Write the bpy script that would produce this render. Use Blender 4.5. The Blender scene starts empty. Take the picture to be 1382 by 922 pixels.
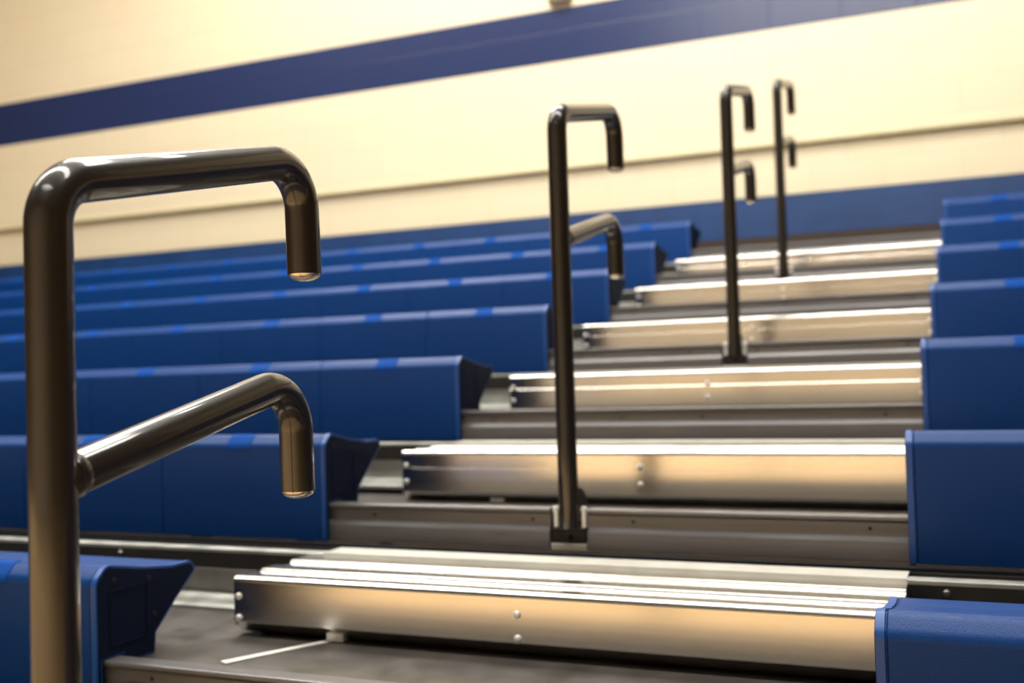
import bpy, bmesh, math, random
from mathutils import Vector, Matrix
random.seed(4)
D, H = .762, .1972            # run and rise of one bleacher row
ROWS = range(-1, 7)
XL, XR = -.645, .7156         # cut ends of the benches on either side of the aisle
NMOD_L, NMOD_R, PITCH = 13, 4, .5
CAP = .012
scene = bpy.context.scene
col = scene.collection

# ------------------------------------------------------------------ materials
def new_mat(name):
    m = bpy.data.materials.new(name); m.use_nodes = True
    nt = m.node_tree
    b = next(n for n in nt.nodes if n.type == 'BSDF_PRINCIPLED')
    return m, nt, b
def N(nt, typ, **kw):
    n = nt.nodes.new(typ)
    for k, v in kw.items():
        if k in n.inputs: n.inputs[k].default_value = v
        else: setattr(n, k, v)
    return n
def coords(nt, scale=(1,1,1), rot=(0,0,0), loc=(0,0,0)):
    t = N(nt, 'ShaderNodeTexCoord'); mp = N(nt, 'ShaderNodeMapping')
    mp.inputs['Scale'].default_value = scale; mp.inputs['Rotation'].default_value = rot
    mp.inputs['Location'].default_value = loc
    nt.links.new(t.outputs['Object'], mp.inputs['Vector'])
    return mp.outputs['Vector']
def ramp(nt, fac, stops):
    r = N(nt, 'ShaderNodeValToRGB'); e = r.color_ramp.elements
    while len(e) < len(stops): e.new(.5)
    for el, (p, c) in zip(e, stops):
        el.position = p; el.color = (*c, 1)
    nt.links.new(fac, r.inputs['Fac'])
    return r.outputs['Color']
def bump(nt, b, height, strength, dist):
    bp = N(nt, 'ShaderNodeBump', Strength=strength, Distance=dist)
    nt.links.new(height, bp.inputs['Height']); nt.links.new(bp.outputs['Normal'], b.inputs['Normal'])

def simple(name, color, rough=.5, metal=0., noise=None, var=.15, bstr=0, bdist=.001, coat=0., scale=(1,1,1), rvar=0, spec=.5):
    m, nt, b = new_mat(name)
    b.inputs['Roughness'].default_value = rough; b.inputs['Metallic'].default_value = metal
    b.inputs['Coat Weight'].default_value = coat; b.inputs['Coat Roughness'].default_value = .05
    b.inputs['Specular IOR Level'].default_value = spec
    b.inputs['Base Color'].default_value = (*color, 1)
    if noise:
        v = coords(nt, scale)
        n = N(nt, 'ShaderNodeTexNoise', Scale=noise, Detail=4.); nt.links.new(v, n.inputs['Vector'])
        lo = tuple(c*(1-var) for c in color); hi = tuple(min(1, c*(1+var)) for c in color)
        nt.links.new(ramp(nt, n.outputs['Fac'], [(.3, lo), (.7, hi)]), b.inputs['Base Color'])
        if rvar:
            mr = N(nt, 'ShaderNodeMapRange'); mr.inputs['From Min'].default_value=.3; mr.inputs['From Max'].default_value=.7
            mr.inputs['To Min'].default_value = rough-rvar; mr.inputs['To Max'].default_value = rough+rvar
            nt.links.new(n.outputs['Fac'], mr.inputs['Value']); nt.links.new(mr.outputs['Result'], b.inputs['Roughness'])
        if bstr: bump(nt, b, n.outputs['Fac'], bstr, bdist)
    return m

M = {}
M['plastic'] = simple('blue_moulded_plastic', (.0018, .041, .188), .40, noise=420, var=.12, bstr=.35, bdist=.0012, spec=.22)
M['plastic_cap'] = simple('dark_blue_end_plastic', (.0035, .008, .030), .6, spec=.12, noise=300, var=.1, bstr=.2, bdist=.001)
M['plastic_rim'] = simple('blue_rim_plastic', (.006, .07, .30), .38, noise=300, var=.08)
M['tab'] = simple('bright_blue_insert', (.004, .055, .28), .8, noise=60, var=.05, spec=.1)
M['hole'] = simple('black_recess_shade', (.004, .004, .006), .8, noise=20, var=.05)  # black colour stands in for the shade in holes and gaps
M['nosing'] = simple('brown_grey_nosing', (.155, .148, .150), .32, .35, noise=30, var=.12, scale=(.15, 3, 3), rvar=.05)
M['deck'] = simple('brown_grey_deck', (.062, .054, .048), .42, .15, noise=14, var=.22, rvar=.08)
M['pipe'] = simple('bronze_powder_coat', (.013, .0095, .0065), .36, .0, noise=350, var=.03, coat=.7, spec=.25)
M['plug'] = simple('bright_pipe_end', (.50, .44, .36), .25, .9, noise=80, var=.1)
M['cream'] = simple('cream_wall_paint', (.50, .49, .45), .5, noise=4, var=.04)
M['bracket'] = simple('dark_bracket_steel', (.020, .016, .013), .45, .2, noise=60, var=.15)
M['rivet'] = simple('bright_rivet', (.88, .88, .86), .3, .35, noise=60, var=.05)
M['bolt'] = simple('zinc_bolt', (.45, .43, .40), .3, .9, noise=60, var=.1)
M['riser'] = simple('dull_galvanised_riser', (.50, .50, .46), .42, .65, noise=18, var=.12, rvar=.08)
M['flange'] = simple('pale_zinc_flange', (.62, .61, .56), .4, .3, noise=18, var=.08)
M['underside'] = simple('shaded_channel_steel', (.045, .042, .038), .5, .4, noise=18, var=.15)  # colour darkened to carry the shade under the riser lip
M['panel'] = simple('blue_board_paint', (.010, .048, .165), .4, noise=8, var=.12)
M['panel_rail'] = simple('dark_brown_rail', (.035, .018, .010), .5, noise=20, var=.15)
M['conduit'] = simple('olive_cream_conduit', (.40, .35, .20), .45, noise=12, var=.08)
M['pilaster'] = simple('grey_brown_steel', (.13, .105, .07), .5, noise=10, var=.12)

def galv():
    m, nt, b = new_mat('brushed_galvanised_steel')
    v = coords(nt, (.12, 60, 60))
    n = N(nt, 'ShaderNodeTexNoise', Scale=1.2, Detail=3.); nt.links.new(v, n.inputs['Vector'])
    vo = N(nt, 'ShaderNodeTexVoronoi', Scale=70.); nt.links.new(coords(nt), vo.inputs['Vector'])
    mx = N(nt, 'ShaderNodeMix', data_type='FLOAT'); mx.inputs[0].default_value = .06
    nt.links.new(n.outputs['Fac'], mx.inputs[2])
    sep = N(nt, 'ShaderNodeSeparateColor'); nt.links.new(vo.outputs['Color'], sep.inputs['Color'])
    nt.links.new(sep.outputs['Red'], mx.inputs[3])
    nt.links.new(ramp(nt, mx.outputs[0], [(.25, (.65, .63, .59)), (.75, (.74, .72, .68))]), b.inputs['Base Color'])
    b.inputs['Metallic'].default_value = 1.
    mr = N(nt, 'ShaderNodeMapRange'); mr.inputs['To Min'].default_value = .20; mr.inputs['To Max'].default_value = .25
    nt.links.new(mx.outputs[0], mr.inputs['Value']); nt.links.new(mr.outputs['Result'], b.inputs['Roughness'])
    return m
M['galv'] = galv()

WY = 5.472                     # face of the back wall
def wall_mat():
    m, nt, b = new_mat('painted_block_wall')
    t = N(nt, 'ShaderNodeTexCoord'); sx = N(nt, 'ShaderNodeSeparateXYZ'); nt.links.new(t.outputs['Object'], sx.inputs[0])
    cx = N(nt, 'ShaderNodeCombineXYZ')
    ax = N(nt, 'ShaderNodeMath', operation='ADD'); ax.inputs[1].default_value = .0805 + .4446*40
    az = N(nt, 'ShaderNodeMath', operation='ADD'); az.inputs[1].default_value = -2.66 + .2223*40
    nt.links.new(sx.outputs['X'], ax.inputs[0]); nt.links.new(sx.outputs['Z'], az.inputs[0])
    nt.links.new(ax.outputs[0], cx.inputs['X']); nt.links.new(az.outputs[0], cx.inputs['Y'])
    br = N(nt, 'ShaderNodeTexBrick', Scale=1.)
    br.inputs['Brick Width'].default_value = .4446; br.inputs['Row Height'].default_value = .2223
    br.inputs['Mortar Size'].default_value = .0055; br.inputs['Mortar Smooth'].default_value = .5
    br.inputs['Color1'].default_value = (1, 1, 1, 1); br.inputs['Color2'].default_value = (.97, .97, .97, 1); br.inputs['Mortar'].default_value = (.90, .90, .88, 1)
    nt.links.new(cx.outputs[0], br.inputs['Vector'])
    no = N(nt, 'ShaderNodeTexNoise', Scale=55., Detail=4.); nt.links.new(t.outputs['Object'], no.inputs['Vector'])
    # painted stripe by height
    g1 = N(nt, 'ShaderNodeMath', operation='GREATER_THAN'); g1.inputs[1].default_value = 2.661
    g2 = N(nt, 'ShaderNodeMath', operation='LESS_THAN'); g2.inputs[1].default_value = 3.035
    nt.links.new(sx.outputs['Z'], g1.inputs[0]); nt.links.new(sx.outputs['Z'], g2.inputs[0])
    mu = N(nt, 'ShaderNodeMath', operation='MULTIPLY'); nt.links.new(g1.outputs[0], mu.inputs[0]); nt.links.new(g2.outputs[0], mu.inputs[1])
    pm = N(nt, 'ShaderNodeMix', data_type='RGBA')
    pm.inputs[6].default_value = (.82, .715, .51, 1); pm.inputs[7].default_value = (.021, .034, .108, 1)
    nt.links.new(mu.outputs[0], pm.inputs[0])
    mm = N(nt, 'ShaderNodeMix', data_type='RGBA', blend_type='MULTIPLY'); mm.inputs[0].default_value = 1
    nt.links.new(pm.outputs[2], mm.inputs[6]); nt.links.new(br.outputs['Color'], mm.inputs[7])
    nt.links.new(mm.outputs[2], b.inputs['Base Color'])
    rr = N(nt, 'ShaderNodeMath', operation='MULTIPLY_ADD'); rr.inputs[1].default_value = -.12; rr.inputs[2].default_value = .36; nt.links.new(mu.outputs[0], rr.inputs[0]); nt.links.new(rr.outputs[0], b.inputs['Roughness'])
    inv = N(nt, 'ShaderNodeMath', operation='MULTIPLY_ADD'); inv.inputs[1].default_value = -1.; 
    nt.links.new(br.outputs['Fac'], inv.inputs[0])
    ns = N(nt, 'ShaderNodeMath', operation='MULTIPLY'); ns.inputs[1].default_value = .35; nt.links.new(no.outputs['Fac'], ns.inputs[0])
    nt.links.new(ns.outputs[0], inv.inputs[2])
    bump(nt, b, inv.outputs[0], .35, .004)
    return m
M['wall'] = wall_mat()

def floor_mat():
    m, nt, b = new_mat('varnished_maple_floor')
    v = coords(nt)
    br = N(nt, 'ShaderNodeTexBrick', Scale=1.); br.inputs['Brick Width'].default_value = 1.2; br.inputs['Row Height'].default_value = .06
    br.inputs['Mortar Size'].default_value = .001
    br.inputs['Color1'].default_value = (.76, .50, .245, 1); br.inputs['Color2'].default_value = (.70, .45, .21, 1); br.inputs['Mortar'].default_value = (.25, .12, .04, 1)
    nt.links.new(v, br.inputs['Vector']); nt.links.new(br.outputs['Color'], b.inputs['Base Color'])
    b.inputs['Roughness'].default_value = .3
    return m
M['floor'] = floor_mat()

# ------------------------------------------------------------------ mesh helpers
def fillet(pts, seg=5):
    """pts: list of (a, b) or (a, b, r); closed polygon, rounded where r is given"""
    out = []; n = len(pts)
    for i, p in enumerate(pts):
        r = p[2] if len(p) > 2 else 0
        P = Vector(p[:2])
        if not r: out.append(P); continue
        A = Vector(pts[i-1][:2]); B = Vector(pts[(i+1) % n][:2])
        u = (A-P).normalized(); w = (B-P).normalized()
        ang = u.angle(w); t = r/math.tan(ang/2); c = P + (u+w).normalized()*(r/math.sin(ang/2))
        s = P+u*t-c; e = P+w*t-c
        a0 = math.atan2(s.y, s.x); a1 = math.atan2(e.y, e.x); d = (a1-a0+math.pi) % (2*math.pi)-math.pi
        for k in range(seg+1):
            a = a0+d*k/seg; out.append(c+Vector((math.cos(a), math.sin(a)))*r)
    return out
def prism(bm, prof, x0, x1, chamfer=0):
    """extrude a closed (y, z) profile along x"""
    n = len(prof)
    a = [bm.verts.new((x0, p[0], p[1])) for p in prof]; b = [bm.verts.new((x1, p[0], p[1])) for p in prof]
    for i in range(n):
        j = (i+1) % n; bm.faces.new((a[i], a[j], b[j], b[i]))
    bm.faces.new(a[::-1]); bm.faces.new(b)
def box(bm, x0, x1, y0, y1, z0, z1):
    prism(bm, [(y0, z0), (y1, z0), (y1, z1), (y0, z1)], x0, x1)
def tube(bm, path, r, seg=28, caps=True):
    pts = [Vector(p) for p in path]; n = len(pts); rings = []
    t0 = (pts[1]-pts[0]).normalized()
    ref = Vector((1, 0, 0)) if abs(t0.x) < .9 else Vector((0, 1, 0))
    for i, p in enumerate(pts):
        t = ((pts[min(i+1, n-1)]-p).normalized()+(p-pts[max(i-1, 0)]).normalized()).normalized()
        ref = (ref-t*ref.dot(t)).normalized(); bi = t.cross(ref)
        rings.append([bm.verts.new(p+(ref*math.cos(2*math.pi*k/seg)+bi*math.sin(2*math.pi*k/seg))*r) for k in range(seg)])
    for a, b in zip(rings, rings[1:]):
        for k in range(seg):
            j = (k+1) % seg; bm.faces.new((a[k], a[j], b[j], b[k]))
    if caps: bm.faces.new(rings[0][::-1]); bm.faces.new(rings[-1])
def lathe(bm, prof, origin, axis, seg=20):
    """prof: (radius, height) along axis"""
    ax = Vector(axis).normalized(); u = ax.orthogonal().normalized(); w = ax.cross(u); o = Vector(origin); rings = []
    for r, h in prof:
        if r < 1e-6: rings.append([bm.verts.new(o+ax*h)]); continue
        rings.append([bm.verts.new(o+ax*h+(u*math.cos(2*math.pi*k/seg)+w*math.sin(2*math.pi*k/seg))*r) for k in range(seg)])
    for a, b in zip(rings, rings[1:]):
        for k in range(seg):
            j = (k+1) % seg
            if len(a) == 1 and len(b) == 1: continue
            if len(a) == 1: bm.faces.new((a[0], b[k], b[j]))
            elif len(b) == 1: bm.faces.new((a[k], a[j], b[0]))
            else: bm.faces.new((a[k], a[j], b[j], b[k]))
    if len(rings[0]) > 1: bm.faces.new(rings[0][::-1])
    if len(rings[-1]) > 1: bm.faces.new(rings[-1])
def mesh(name, bm, mat, smooth=True, bevel=0):
    bmesh.ops.recalc_face_normals(bm, faces=bm.faces)
    me = bpy.data.meshes.new(name); 
    if bevel:
        es = [e for e in bm.edges if len(e.link_faces) == 2 and e.calc_face_angle() > .6]
        bmesh.ops.bevel(bm, geom=es, offset=bevel, segments=2, profile=.6, affect='EDGES', clamp_overlap=True)
    if smooth:
        for f in bm.faces: f.smooth = True
        for e in bm.edges:
            if len(e.link_faces) != 2: continue
            ang = e.calc_face_angle(); A, B = sorted(f.calc_area() for f in e.link_faces)
            if ang > .62 or (ang > .1 and B > 3*A): e.smooth = False   # keep broad flats truly flat
    bm.to_mesh(me); bm.free(); me.materials.append(mat)
    return me
def put(name, me, parent=None, loc=(0, 0, 0)):
    o = bpy.data.objects.new(name, me); col.objects.link(o); o.location = loc
    if parent: o.parent = parent
    return o
def thing(name, label, cat, loc=(0, 0, 0), group=None):
    o = bpy.data.objects.new(name, None); col.objects.link(o); o.location = loc; o.empty_display_size = .05
    o['label'] = label; o['category'] = cat
    if group: o['group'] = group
    return o
def struct(name, me, loc=(0, 0, 0)):
    o = put(name, me, None, loc); o['kind'] = 'structure'; return o

# ------------------------------------------------------------------ room
FLOOR_Z = -.46
b_ = bmesh.new(); box(b_, -9.5, 6, WY, WY+.2, FLOOR_Z, 6.2); struct('wall_back', mesh('wall_back', b_, M['wall'], False))
b_ = bmesh.new(); box(b_, -14, 9, -10.2, WY+.2, FLOOR_Z-.1, FLOOR_Z); struct('floor', mesh('floor', b_, M['floor'], False))
b_ = bmesh.new(); box(b_, -14, 9, -10.2, -10, FLOOR_Z, 6.2); struct('wall_front', mesh('wall_front', b_, M['cream'], False))
b_ = bmesh.new(); tube(b_, [(-9.4, WY-.018, 1.908), (5.9, WY-.018, 1.908)], .0175, 14); struct('trim_1', mesh('trim_1', b_, M['conduit']))
b_ = bmesh.new(); box(b_, -1.795, -1.635, WY-.05, WY-.001, 3.06, 6.1); struct('trim_2', mesh('trim_2', b_, M['pilaster'], bevel=.006))

# ------------------------------------------------------------------ footboards (one per row)
ORD = {0: 'lowest', 1: 'second', 2: 'third', 3: 'fourth', 4: 'fifth', 5: 'sixth', 6: 'seventh and top'}
X0, X1 = -7.2, 2.8
NOSE = fillet([(.012, -.093), (.012, -.088, .003), (.014, -.052, .004), (.022, -.041, .003), (.024, -.013, .003), (.016, -.010, .003), (.016, 0, .004), (.058, 0, .004),
               (.066, -.018), (.066, -.046), (.040, -.046), (.040, -.093)], 3)
RISER = [(.50, -.018), (.50, -.010), (.594, .004), (.600, .056), (.603, .056), (.602, -.004)]
LIP = fillet([(.571, .103), (.571, .111, .002), (.604, .111), (.604, .107), (.576, .107), (.576, .103)], 2)
CHANNEL = [(.604, .040), (.650, .048), (.650, .110), (.654, .110), (.654, .044), (.604, .036)]
deck_me = {}
def nosing_mesh(x0, x1):
    bm = bmesh.new(); prism(bm, NOSE, x0, x1); return mesh('nosing', bm, M['nosing'])
bm = bmesh.new(); box(bm, X0, X1, .067, .66, -.030, -.018); board_me = mesh('deck_board', bm, M['deck'])
bm = bmesh.new(); box(bm, X0, X1, .067, .66, -.046, -.034); low_board_me = mesh('deck_board', bm, M['deck'])
bm = bmesh.new(); prism(bm, RISER, X0, X1); riser_me = mesh('riser', bm, M['riser'])
bm = bmesh.new(); prism(bm, LIP, X0, X1); lip_me = mesh('riser_lip', bm, M['riser'])
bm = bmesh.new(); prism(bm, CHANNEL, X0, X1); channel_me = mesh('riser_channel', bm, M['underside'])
bm = bmesh.new(); box(bm, X0, X1, .735, .765, -.16, .1035); shade_beam_me = mesh('gap_shade_beam', bm, M['hole'])  # beam coloured black to stand in for the shade below the nosing
def dome(r, h, o, ax, seg=16):
    bm = bmesh.new(); lathe(bm, [(r, -.001), (r, h*.25), (r*.82, h*.7), (r*.45, h*.95), (0, h)], o, ax, seg); return bm
nut_me = mesh('bolt', dome(.008, .008, (0, 0, 0), (0, -1, 0)), M['bolt'])
screw_me = mesh('screw', dome(.004, .002, (0, 0, 0), (0, -1, 0), 12), M['bracket'])
POST_X = {-1: .0324, 1: -.0108, 3: .0612, 5: -.0038}
GAP = .046
whole = nosing_mesh(X0, X1)
for k in ROWS:
    if k < 0: lab = 'brown grey footboard below the picture, under the foot of the nearest handrail'
    elif k == 0: lab = 'brown grey footboard with the streak of light on it, front of the picture'
    elif k == 6: lab = 'topmost brown grey footboard, against the blue backboard'
    elif k in POST_X: lab = '%s brown grey footboard up from the front, its nosing notched for a handrail' % ORD[k]
    else: lab = '%s brown grey footboard up from the front, its nosing unbroken across the aisle' % ORD[k]
    t = thing('bleacher_footboard', lab, 'footboard', (0, k*D, k*H), 'footboards of the bleacher rows')
    if k in POST_X:
        px = POST_X[k]
        put('nosing', nosing_mesh(X0, px-GAP), t); put('nosing', nosing_mesh(px+GAP, X1), t)
    else: put('nosing', whole, t)
    put('deck_board', board_me if k <= 0 else low_board_me, t)
    if k < 6:
        r = put('riser', riser_me, t); r['label'] = 'pale galvanised riser at the back'
        ch = put('riser_channel', channel_me, t); ch['label'] = 'recess under the lip, coloured dark for its shade'; put('riser_lip', lip_me, t); put('gap_shade_beam', shade_beam_me, t)
    for ux in (-6.6, -4.4, -2.2, 1.4, 2.6):
        bm = bmesh.new(); box(bm, ux, ux+.06, .58, .64, FLOOR_Z-k*H, -.047); put('upright', mesh('upright', bm, M['underside']), t)
        for bx in (-3.1, -2.15, -1.20, .785, 1.75): put('bolt', nut_me, ch, (bx, .6495, .074))
    if k >= -1:
        for sx in (-.54, -.12, .12, .62): put('screw', screw_me, t, (sx+(.02 if k % 2 else 0), .0225, -.026))

# streak of light on the nearest footboard, built as a thin pale solid
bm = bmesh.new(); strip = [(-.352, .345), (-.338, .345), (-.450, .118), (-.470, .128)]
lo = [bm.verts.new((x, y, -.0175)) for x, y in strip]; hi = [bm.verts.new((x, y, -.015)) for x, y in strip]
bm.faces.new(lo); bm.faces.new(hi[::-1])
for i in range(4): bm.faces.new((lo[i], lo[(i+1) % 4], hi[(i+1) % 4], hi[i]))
o = put('light_streak', mesh('light_streak', bm, simple('pale_light_streak', (.85, .83, .78), .35, .3, noise=30, var=.05)))
o['label'] = 'streak of light modelled as a thin slanting strip in front of the nearest metal step'; o['category'] = 'strip'

# ------------------------------------------------------------------ benches
SEAT = fillet([(-.002, -.092, .003), (-.002, .146, .024), (.025, .173, .024), (.12, .1535, .1), (.20, .1425, .1), (.258, .1425, .007), (.272, .125, .007), (.215, .079), (.152, .022, .004), (.148, -.016), (.068, -.016), (.068, .002), (.010, .002), (.010, -.092, .003)], 6)
def scaled(prof, d):
    """grow (d > 0) or shrink the profile along its normals"""
    n = len(prof); out = []
    area = sum(prof[i][0]*prof[(i+1) % n][1]-prof[(i+1) % n][0]*prof[i][1] for i in range(n))
    s = 1 if area > 0 else -1
    for i in range(n):
        a = Vector(prof[i-1]); b = Vector(prof[(i+1) % n]); t = (b-a).normalized()
        out.append(Vector(prof[i])+Vector((t.y, -t.x))*s*d)
    return out
def module_mesh():
    # a shallow rounded groove at either edge, where one module meets the next
    bm = bmesh.new(); w = PITCH; rings = []
    inner = scaled(SEAT, -.0022)
    for x, pr in ((.0004, inner), (.0022, inner), (.0046, SEAT), (w-.0046, SEAT), (w-.0022, inner), (w-.0004, inner)):
        rings.append([bm.verts.new((x, p[0], p[1])) for p in pr])
    n = len(SEAT)
    for a, b in zip(rings, rings[1:]):
        for i in range(n): bm.faces.new((a[i], a[(i+1) % n], b[(i+1) % n], b[i]))
    bm.faces.new(rings[0][::-1]); bm.faces.new(rings[-1])
    return mesh('seat_module', bm, M['plastic'])
mod_me = module_mesh()
def tab_mesh():
    idx = [i for i, p in enumerate(SEAT) if p[0] < .05 and p[1] > .132]
    out = scaled(SEAT, .0012); inn = scaled(SEAT, -.002)
    prof = [out[i] for i in idx]+[inn[i] for i in reversed(idx)]
    bm = bmesh.new(); prism(bm, prof, PITCH/2-.037, PITCH/2+.037); return mesh('seat_tab', bm, M['tab'])
tab_me = tab_mesh()
def cap_mesh(side):
    # raised rim round the end of the bench; side +1 faces the aisle towards +x
    bm = bmesh.new(); rim = scaled(SEAT, .0012)
    prism(bm, rim, -CAP if side > 0 else 0, 0 if side > 0 else CAP); return mesh('end_rim', bm, M['plastic_rim'])
def plate_mesh(side):
    bm = bmesh.new(); ins = scaled(SEAT, -.0035)
    x0, x1 = (-.002, .0012) if side > 0 else (-.0012, .002)
    prism(bm, ins, x0, x1)
    # a sunken-looking field, outlined by a low raised border
    for (y0, y1, z0, z1) in ((.030, .034, .02, .125), (.126, .130, .02, .125), (.034, .126, .121, .125), (.034, .126, .02, .024)):
        box(bm, x0, x1+.0015 if side > 0 else x1, y0, y1, z0, z1)
    return mesh('end_plate', bm, M['plastic_cap'])
caps = {s: (cap_mesh(s), plate_mesh(s)) for s in (1, -1)}
def hole_mesh(side):
    bm = bmesh.new(); lathe(bm, [(.0058, -.002), (.0058, .0022), (.004, .003), (.004, .0024), (0, .0024)], (0, 0, 0), (side, 0, 0), 14); return mesh('bolt_hole', bm, M['hole'])
holes = {s: hole_mesh(s) for s in (1, -1)}
LEFT_LAB = {-1: 'blue bench left of the aisle, just below the picture edge',
  0: 'nearest blue plastic bench left of the aisle, its end plate beside the front handrail',
  1: 'second blue plastic bench from the front on the left, showing its dark tapered end',
  2: 'third blue plastic bench from the front on the left of the aisle',
  3: 'fourth blue plastic bench on the left, its cut end behind the second handrail post',
  4: 'fifth blue plastic bench from the front on the left of the aisle',
  5: 'sixth blue plastic bench from the front on the left, next to last row',
  6: 'topmost blue plastic bench left of the aisle, before the backboard'}
RIGHT_LAB = {-1: 'blue bench right of the aisle, just below the picture edge',
  0: 'nearest blue plastic bench right of the aisle, cut off by the bottom right corner',
  1: 'second blue plastic bench from the front on the right of the aisle',
  2: 'third blue plastic bench from the front on the right of the aisle',
  3: 'fourth blue plastic bench from the front on the right of the aisle',
  4: 'fifth blue plastic bench from the front on the right of the aisle',
  5: 'sixth blue plastic bench from the front on the right, next to last row',
  6: 'topmost blue plastic bench right of the aisle, before the backboard'}
for k in ROWS:
    for side, xe, n, labs in ((1, XL, NMOD_L, LEFT_LAB), (-1, XR, NMOD_R, RIGHT_LAB)):
        if k == -1 and side > 0: xe -= .40      # unseen row cut back to shape the reflection in the lowest step
        t = thing('bleacher_bench', labs[k], 'bench', (xe, k*D, k*H), 'blue benches left of the aisle' if side > 0 else 'blue benches right of the aisle')
        for i in range(n):
            x = -CAP-(i+1)*PITCH if side > 0 else CAP+i*PITCH
            m = put('seat_module', mod_me, t, (x, 0, 0)); put('seat_tab', tab_me, m)
        rim = put('end_rim', caps[side][0], t)
        pl = put('end_plate', caps[side][1], t)
        for (y, z) in ((.042, .143), (.135, .130), (.148, .058)): put('bolt_hole', holes[side], pl, (.0002*side, y, z))

# ------------------------------------------------------------------ aisle steps
SF = -.59, .72
def step_profile(big):
    mid = [] if big else [(0, .0565), (.0009, .0576)]
    fx = 0 if big else .0009
    zb = .012 if big else -.008
    top = [(0, zb, .003)] + mid + [(fx, .1045, .011), (.040, .104, .003), (.046, .097, .003), (.092, .097, .003), (.098, .104, .003), (.142, .104, .003), (.148, .097, .003),
           (.20, .097, .003), (.206, .104, .003), (.25, .104, .004), (.255, .101), (.262, .101), (.262, .085), (.05, .085), (.034, zb-.024), (.026, zb-.024)]
    return fillet(top, 3)
rivet_me = mesh('rivet', dome(.0074, .005, (0, 0, 0), (0, -1, 0)), M['rivet'])
STEP_LAB = {0: 'largest galvanised metal aisle step, lowest, reflecting the orange floor',
  1: 'second galvanised metal aisle step from the bottom, behind the second handrail foot',
  2: 'third galvanised metal aisle step from the bottom',
  3: 'fourth galvanised metal aisle step, behind the third handrail foot',
  4: 'fifth galvanised metal aisle step, second from the top',
  5: 'topmost galvanised metal aisle step, behind the farthest handrail foot'}
for k in range(0, 6):
    fp, xl = (.31, -.578) if k <= 0 else (.352, -.624)
    xr = .722
    dz = .04
    t = thing('aisle_step', STEP_LAB[k], 'step', (0, k*D+fp, k*H), 'metal steps up the aisle')
    pts = step_profile(k <= 0)
    if k > 0:   # a little shallower on the upper rows
        pts = [Vector((p.x*.85, p.y)) for p in pts]
    bm = bmesh.new(); prism(bm, pts, xl, xr); put('step_tread', mesh('step_tread', bm, M['galv']), t)
    for xx in (xl-.0015, xr-.003):
        bm = bmesh.new(); box(bm, xx, xx+.0045, .004, .22, .004 if k == 0 else -.014, .092); put('end_plate', mesh('end_plate', bm, M['galv']), t)
    fy = .2580 if k <= 0 else .2155
    bm = bmesh.new(); box(bm, xl+.05, xr-.001, fy, fy+.003, .098, .1132); box(bm, xl+.05, xr-.001, fy+.003, fy+.075, .1113, .1132); put('back_flange', mesh('back_flange', bm, M['flange']), t)
    for xx in (xl+.012, .06, xr-.022):
        for zz in (.020, .064): put('rivet', rivet_me, t, (xx, -.0005, zz))
    bm = bmesh.new(); box(bm, -.365, -.325, .014, .10, -.0178 if k <= 0 else -.0338, .012 if k <= 0 else -.006)
    f = put('foot_bracket', mesh('foot_bracket', bm, M['rivet'], bevel=.002), t); f['label'] = 'bright metal foot under the step'
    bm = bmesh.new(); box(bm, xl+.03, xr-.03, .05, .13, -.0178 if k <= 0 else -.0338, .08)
    put('under_step_shade', mesh('under_step_shade', bm, M['hole']), t)  # black block stands in for the shade under the step

# ------------------------------------------------------------------ handrails
R = .0228
def arc_path(corners, rads, seg=12):
    pts = [Vector(p) for p in corners]; out = [pts[0]]
    for i in range(1, len(pts)-1):
        P = pts[i]; u = (pts[i-1]-P).normalized(); w = (pts[i+1]-P).normalized(); ang = u.angle(w); r = rads[i-1]
        t = r/math.tan(ang/2); c = P+(u+w).normalized()*(r/math.sin(ang/2))
        s = (P+u*t)-c; e = (P+w*t)-c; tot = s.angle(e); ax = s.cross(e).normalized()
        for k in range(seg+1): out.append(c+Matrix.Rotation(tot*k/seg, 3, ax) @ s)
    out.append(pts[-1]); return out
TOPL, LOWL = .430, .405
bm = bmesh.new(); tube(bm, arc_path([(0, 0, -.044), (0, 0, .903), (0, TOPL, .903+TOPL*.222), (0, TOPL+.004, .846)], [.052, .056], 16), R, 40); pipe_me = mesh('post_pipe', bm, M['pipe'])
bm = bmesh.new(); tube(bm, arc_path([(0, .002, .612), (0, LOWL, .612+LOWL*.235), (0, LOWL+.002, .560)], [.056], 16), R*.97, 40)
lathe(bm, [(R*1.0, .018), (R*1.05, .021), (R*1.06, .025), (R*.97, .031)], (0, 0, .612), (0, 1, .235), 28); arm_me = mesh('lower_arm', bm, M['pipe'])
def plug(): 
    bm = bmesh.new(); lathe(bm, [(R*.93, .002), (R*.93, -.0015), (R*.86, -.005), (R*.6, -.0085), (R*.3, -.010), (0, -.0105)], (0, 0, 0), (0, 0, 1), 28); return mesh('end_plug', bm, M['plug'])
plug_me = plug()
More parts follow.
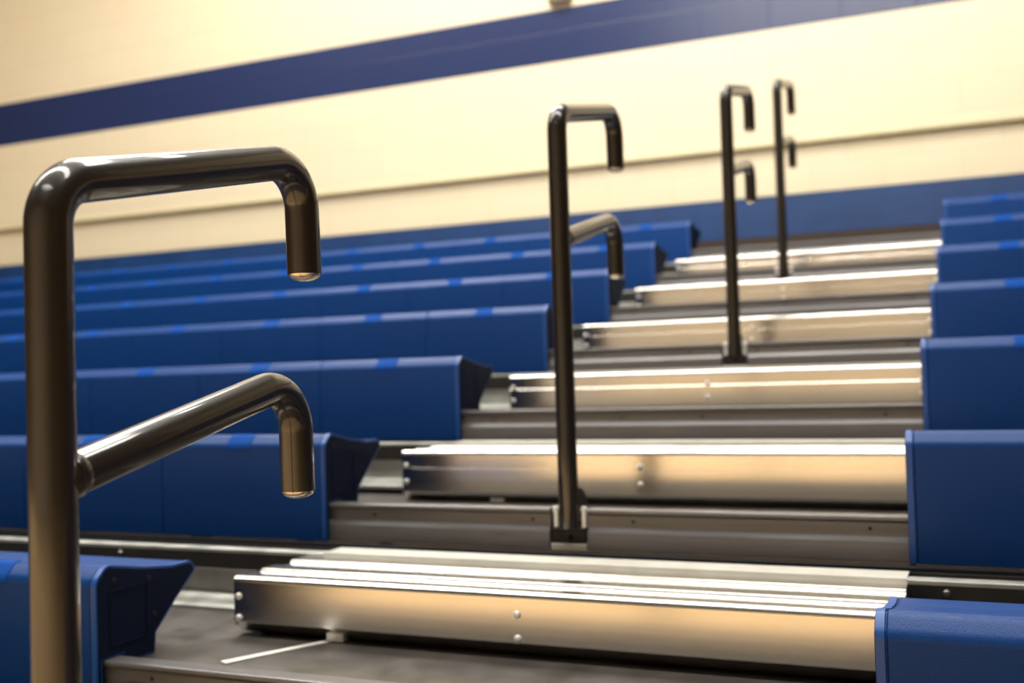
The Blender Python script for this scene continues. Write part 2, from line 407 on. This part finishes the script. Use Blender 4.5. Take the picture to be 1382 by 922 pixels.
# base: plate in the notch of the nosing, block below it, pins beside the post and a rounded gusset behind
bm = bmesh.new(); box(bm, -.040, .040, -.008, .040, -.050, -.043); plate_me = mesh('base_plate', bm, M['bracket'], bevel=.0015)
bm = bmesh.new(); box(bm, -.040, .040, -.004, .017, -.078, -.0505); block_me = mesh('base_block', bm, M['bracket'], bevel=.002)
bm = bmesh.new(); box(bm, -.043, .043, -.009, .017, -.094, -.079); sill_me = mesh('base_sill', bm, M['flange'], bevel=.002)
bm = bmesh.new()
g = [(.012, -.033), (.105, -.033)] + [(.040+.065*math.cos(a), -.022+.065*math.sin(a)) for a in [math.radians(d) for d in range(0, 91, 9)]] + [(.012, .043)]
prism(bm, g, -.010, .010); gus_me = mesh('gusset', bm, M['bracket'])
bm = bmesh.new(); lathe(bm, [(.0075, -.043), (.0075, -.008), (.0088, -.008), (.0088, .000), (.006, .004), (0, .0045)], (0, 0, 0), (0, 0, 1), 16); pin_me = mesh('pin', bm, M['rivet'])
bh_me = mesh('bolt_head', dome(.006, .004, (0, 0, 0), (0, -1, 0)), M['hole'])
RAIL_LAB = {-1: 'big bronze brown pipe handrail in the foreground at the far left, nearest to us',
  1: 'bronze brown pipe handrail in mid aisle, second from the front, foot beside the second step',
  3: 'bronze brown pipe handrail third from the front, second farthest up the aisle',
  5: 'smallest and farthest bronze brown pipe handrail, near the top of the aisle'}
for k, px in POST_X.items():
    t = thing('aisle_handrail', RAIL_LAB[k], 'handrail', (px, k*D+.022, k*H), 'pipe handrails up the middle of the aisle')
    put('post_pipe', pipe_me, t); put('lower_arm', arm_me, t)
    for (y, z) in ((TOPL+.004, .846), (LOWL+.002, .560)):
        p = put('end_plug', plug_me, t, (0, y, z)); p['label'] = 'bright domed plug in the pipe end'
    b1 = put('base_plate', plate_me, t); put('base_block', block_me, t); put('base_sill', sill_me, t); put('gusset', gus_me, t)
    for sx in (-.033, .034): put('pin', pin_me, b1, (sx, .008, 0))
    put('bolt_head', bh_me, b1, (.004, -.004, -.064))

# ------------------------------------------------------------------ backboard behind the top row
t = thing('backboard', 'long blue backboard running behind the top row under the cream wall', 'backboard', (0, 5.172, 6*H))
bm = bmesh.new(); box(bm, X0, X1, 0, .03, .115, .361); put('board', mesh('board', bm, M['panel'], bevel=.004), t)
bm = bmesh.new(); box(bm, X0, X1, -.004, .026, .020, .114); put('rail_gap_fill', mesh('rail_gap_fill', bm, M['panel_rail'], bevel=.002), t)  # rail made taller, its dark colour filling the shaded gap under the board
bm = bmesh.new(); box(bm, X0, X1, -.003, .033, .362, .366); c = put('top_edge', mesh('top_edge', bm, M['riser']), t); c['label'] = 'thin pale metal edge along the top'
bm = bmesh.new()
for x in [X0+.3+i*1.2 for i in range(9)]: box(bm, x, x+.05, .006, .024, -.0178, .019)
put('stanchion', mesh('stanchion', bm, M['panel_rail']), t)

# ------------------------------------------------------------------ light
def area(name, loc, target, size, power, color):
    l = bpy.data.lights.new(name, 'AREA'); l.shape = 'RECTANGLE'; l.size, l.size_y = size; l.energy = power; l.color = color
    o = bpy.data.objects.new(name, l); col.objects.link(o); o.location = loc
    o.rotation_euler = (Vector(target)-Vector(loc)).to_track_quat('-Z', 'Y').to_euler(); return o
WARM = (1, .87, .68); WHITE = (1, .96, .88)
def spread(o, deg): o.data.spread = math.radians(deg); return o
# high-bay fittings above the seating; the court, stripe and wall lights are added
area('high_bay_lamp', (-2.5, -.4, 6.8), (-2.5, -.4, 0), (13, .9), 850, WHITE)
spread(area('high_bay_lamp', (-4.3, 4.0, 6.7), (-2.6, .6, 0), (2.6, 2.4), 240, WHITE), 140)
area('high_bay_lamp', (-.8, 3.0, 6.8), (-.8, 3.0, 0), (4.5, .8), 320, WHITE)
spread(area('court_fill_light', (-3, -5.6, 6.5), (-3, -5.6, 0), (12, 3.6), 1180, WHITE), 76)  # added, beam narrowed to brighten the floor that the steps reflect
spread(area('stripe_glare_light', (-.6, -6, 6.7), (-.3, WY, 2.9), (6, .9), 28, WHITE), 50)  # added and aimed to lay glare on the blue stripe
area('wall_fill_light', (-.6, 3.2, 5.6), (-.5, WY, 2.3), (1.6, .5), 50, WHITE)  # added to lift the middle of the back wall
w = bpy.data.worlds.new('gym_air'); scene.world = w; w.use_nodes = True
nt = w.node_tree; bg = nt.nodes['Background']
tc = nt.nodes.new('ShaderNodeTexCoord'); sp = nt.nodes.new('ShaderNodeSeparateXYZ'); nt.links.new(tc.outputs['Generated'], sp.inputs[0])
rc = nt.nodes.new('ShaderNodeValToRGB'); nt.links.new(sp.outputs['Z'], rc.inputs['Fac'])
rc.color_ramp.elements[0].position = .0; rc.color_ramp.elements[0].color = (.34, .22, .11, 1)
rc.color_ramp.elements[1].position = .6; rc.color_ramp.elements[1].color = (.30, .27, .23, 1)
nt.links.new(rc.outputs['Color'], bg.inputs['Color']); bg.inputs['Strength'].default_value = .15

# ------------------------------------------------------------------ camera
cam = bpy.data.cameras.new('camera'); co = bpy.data.objects.new('camera', cam); col.objects.link(co); scene.camera = co
F = Vector((-.39671852, .91746596, .02950643)); Rv = Vector((.91709774, .3975265, -.03007364)); U = Rv.cross(F)
m = Matrix((Rv, U, -F)).transposed().to_4x4(); m.translation = Vector((.85993, -1.52554, .50719)); co.matrix_world = m
cam.sensor_width = 36; cam.lens = 1460.45/1382*36; cam.clip_start = .02
cam.dof.use_dof = True; cam.dof.focus_distance = 1.42; cam.dof.aperture_fstop = 3.3
scene.view_settings.view_transform = 'Standard'; scene.view_settings.look = 'None'
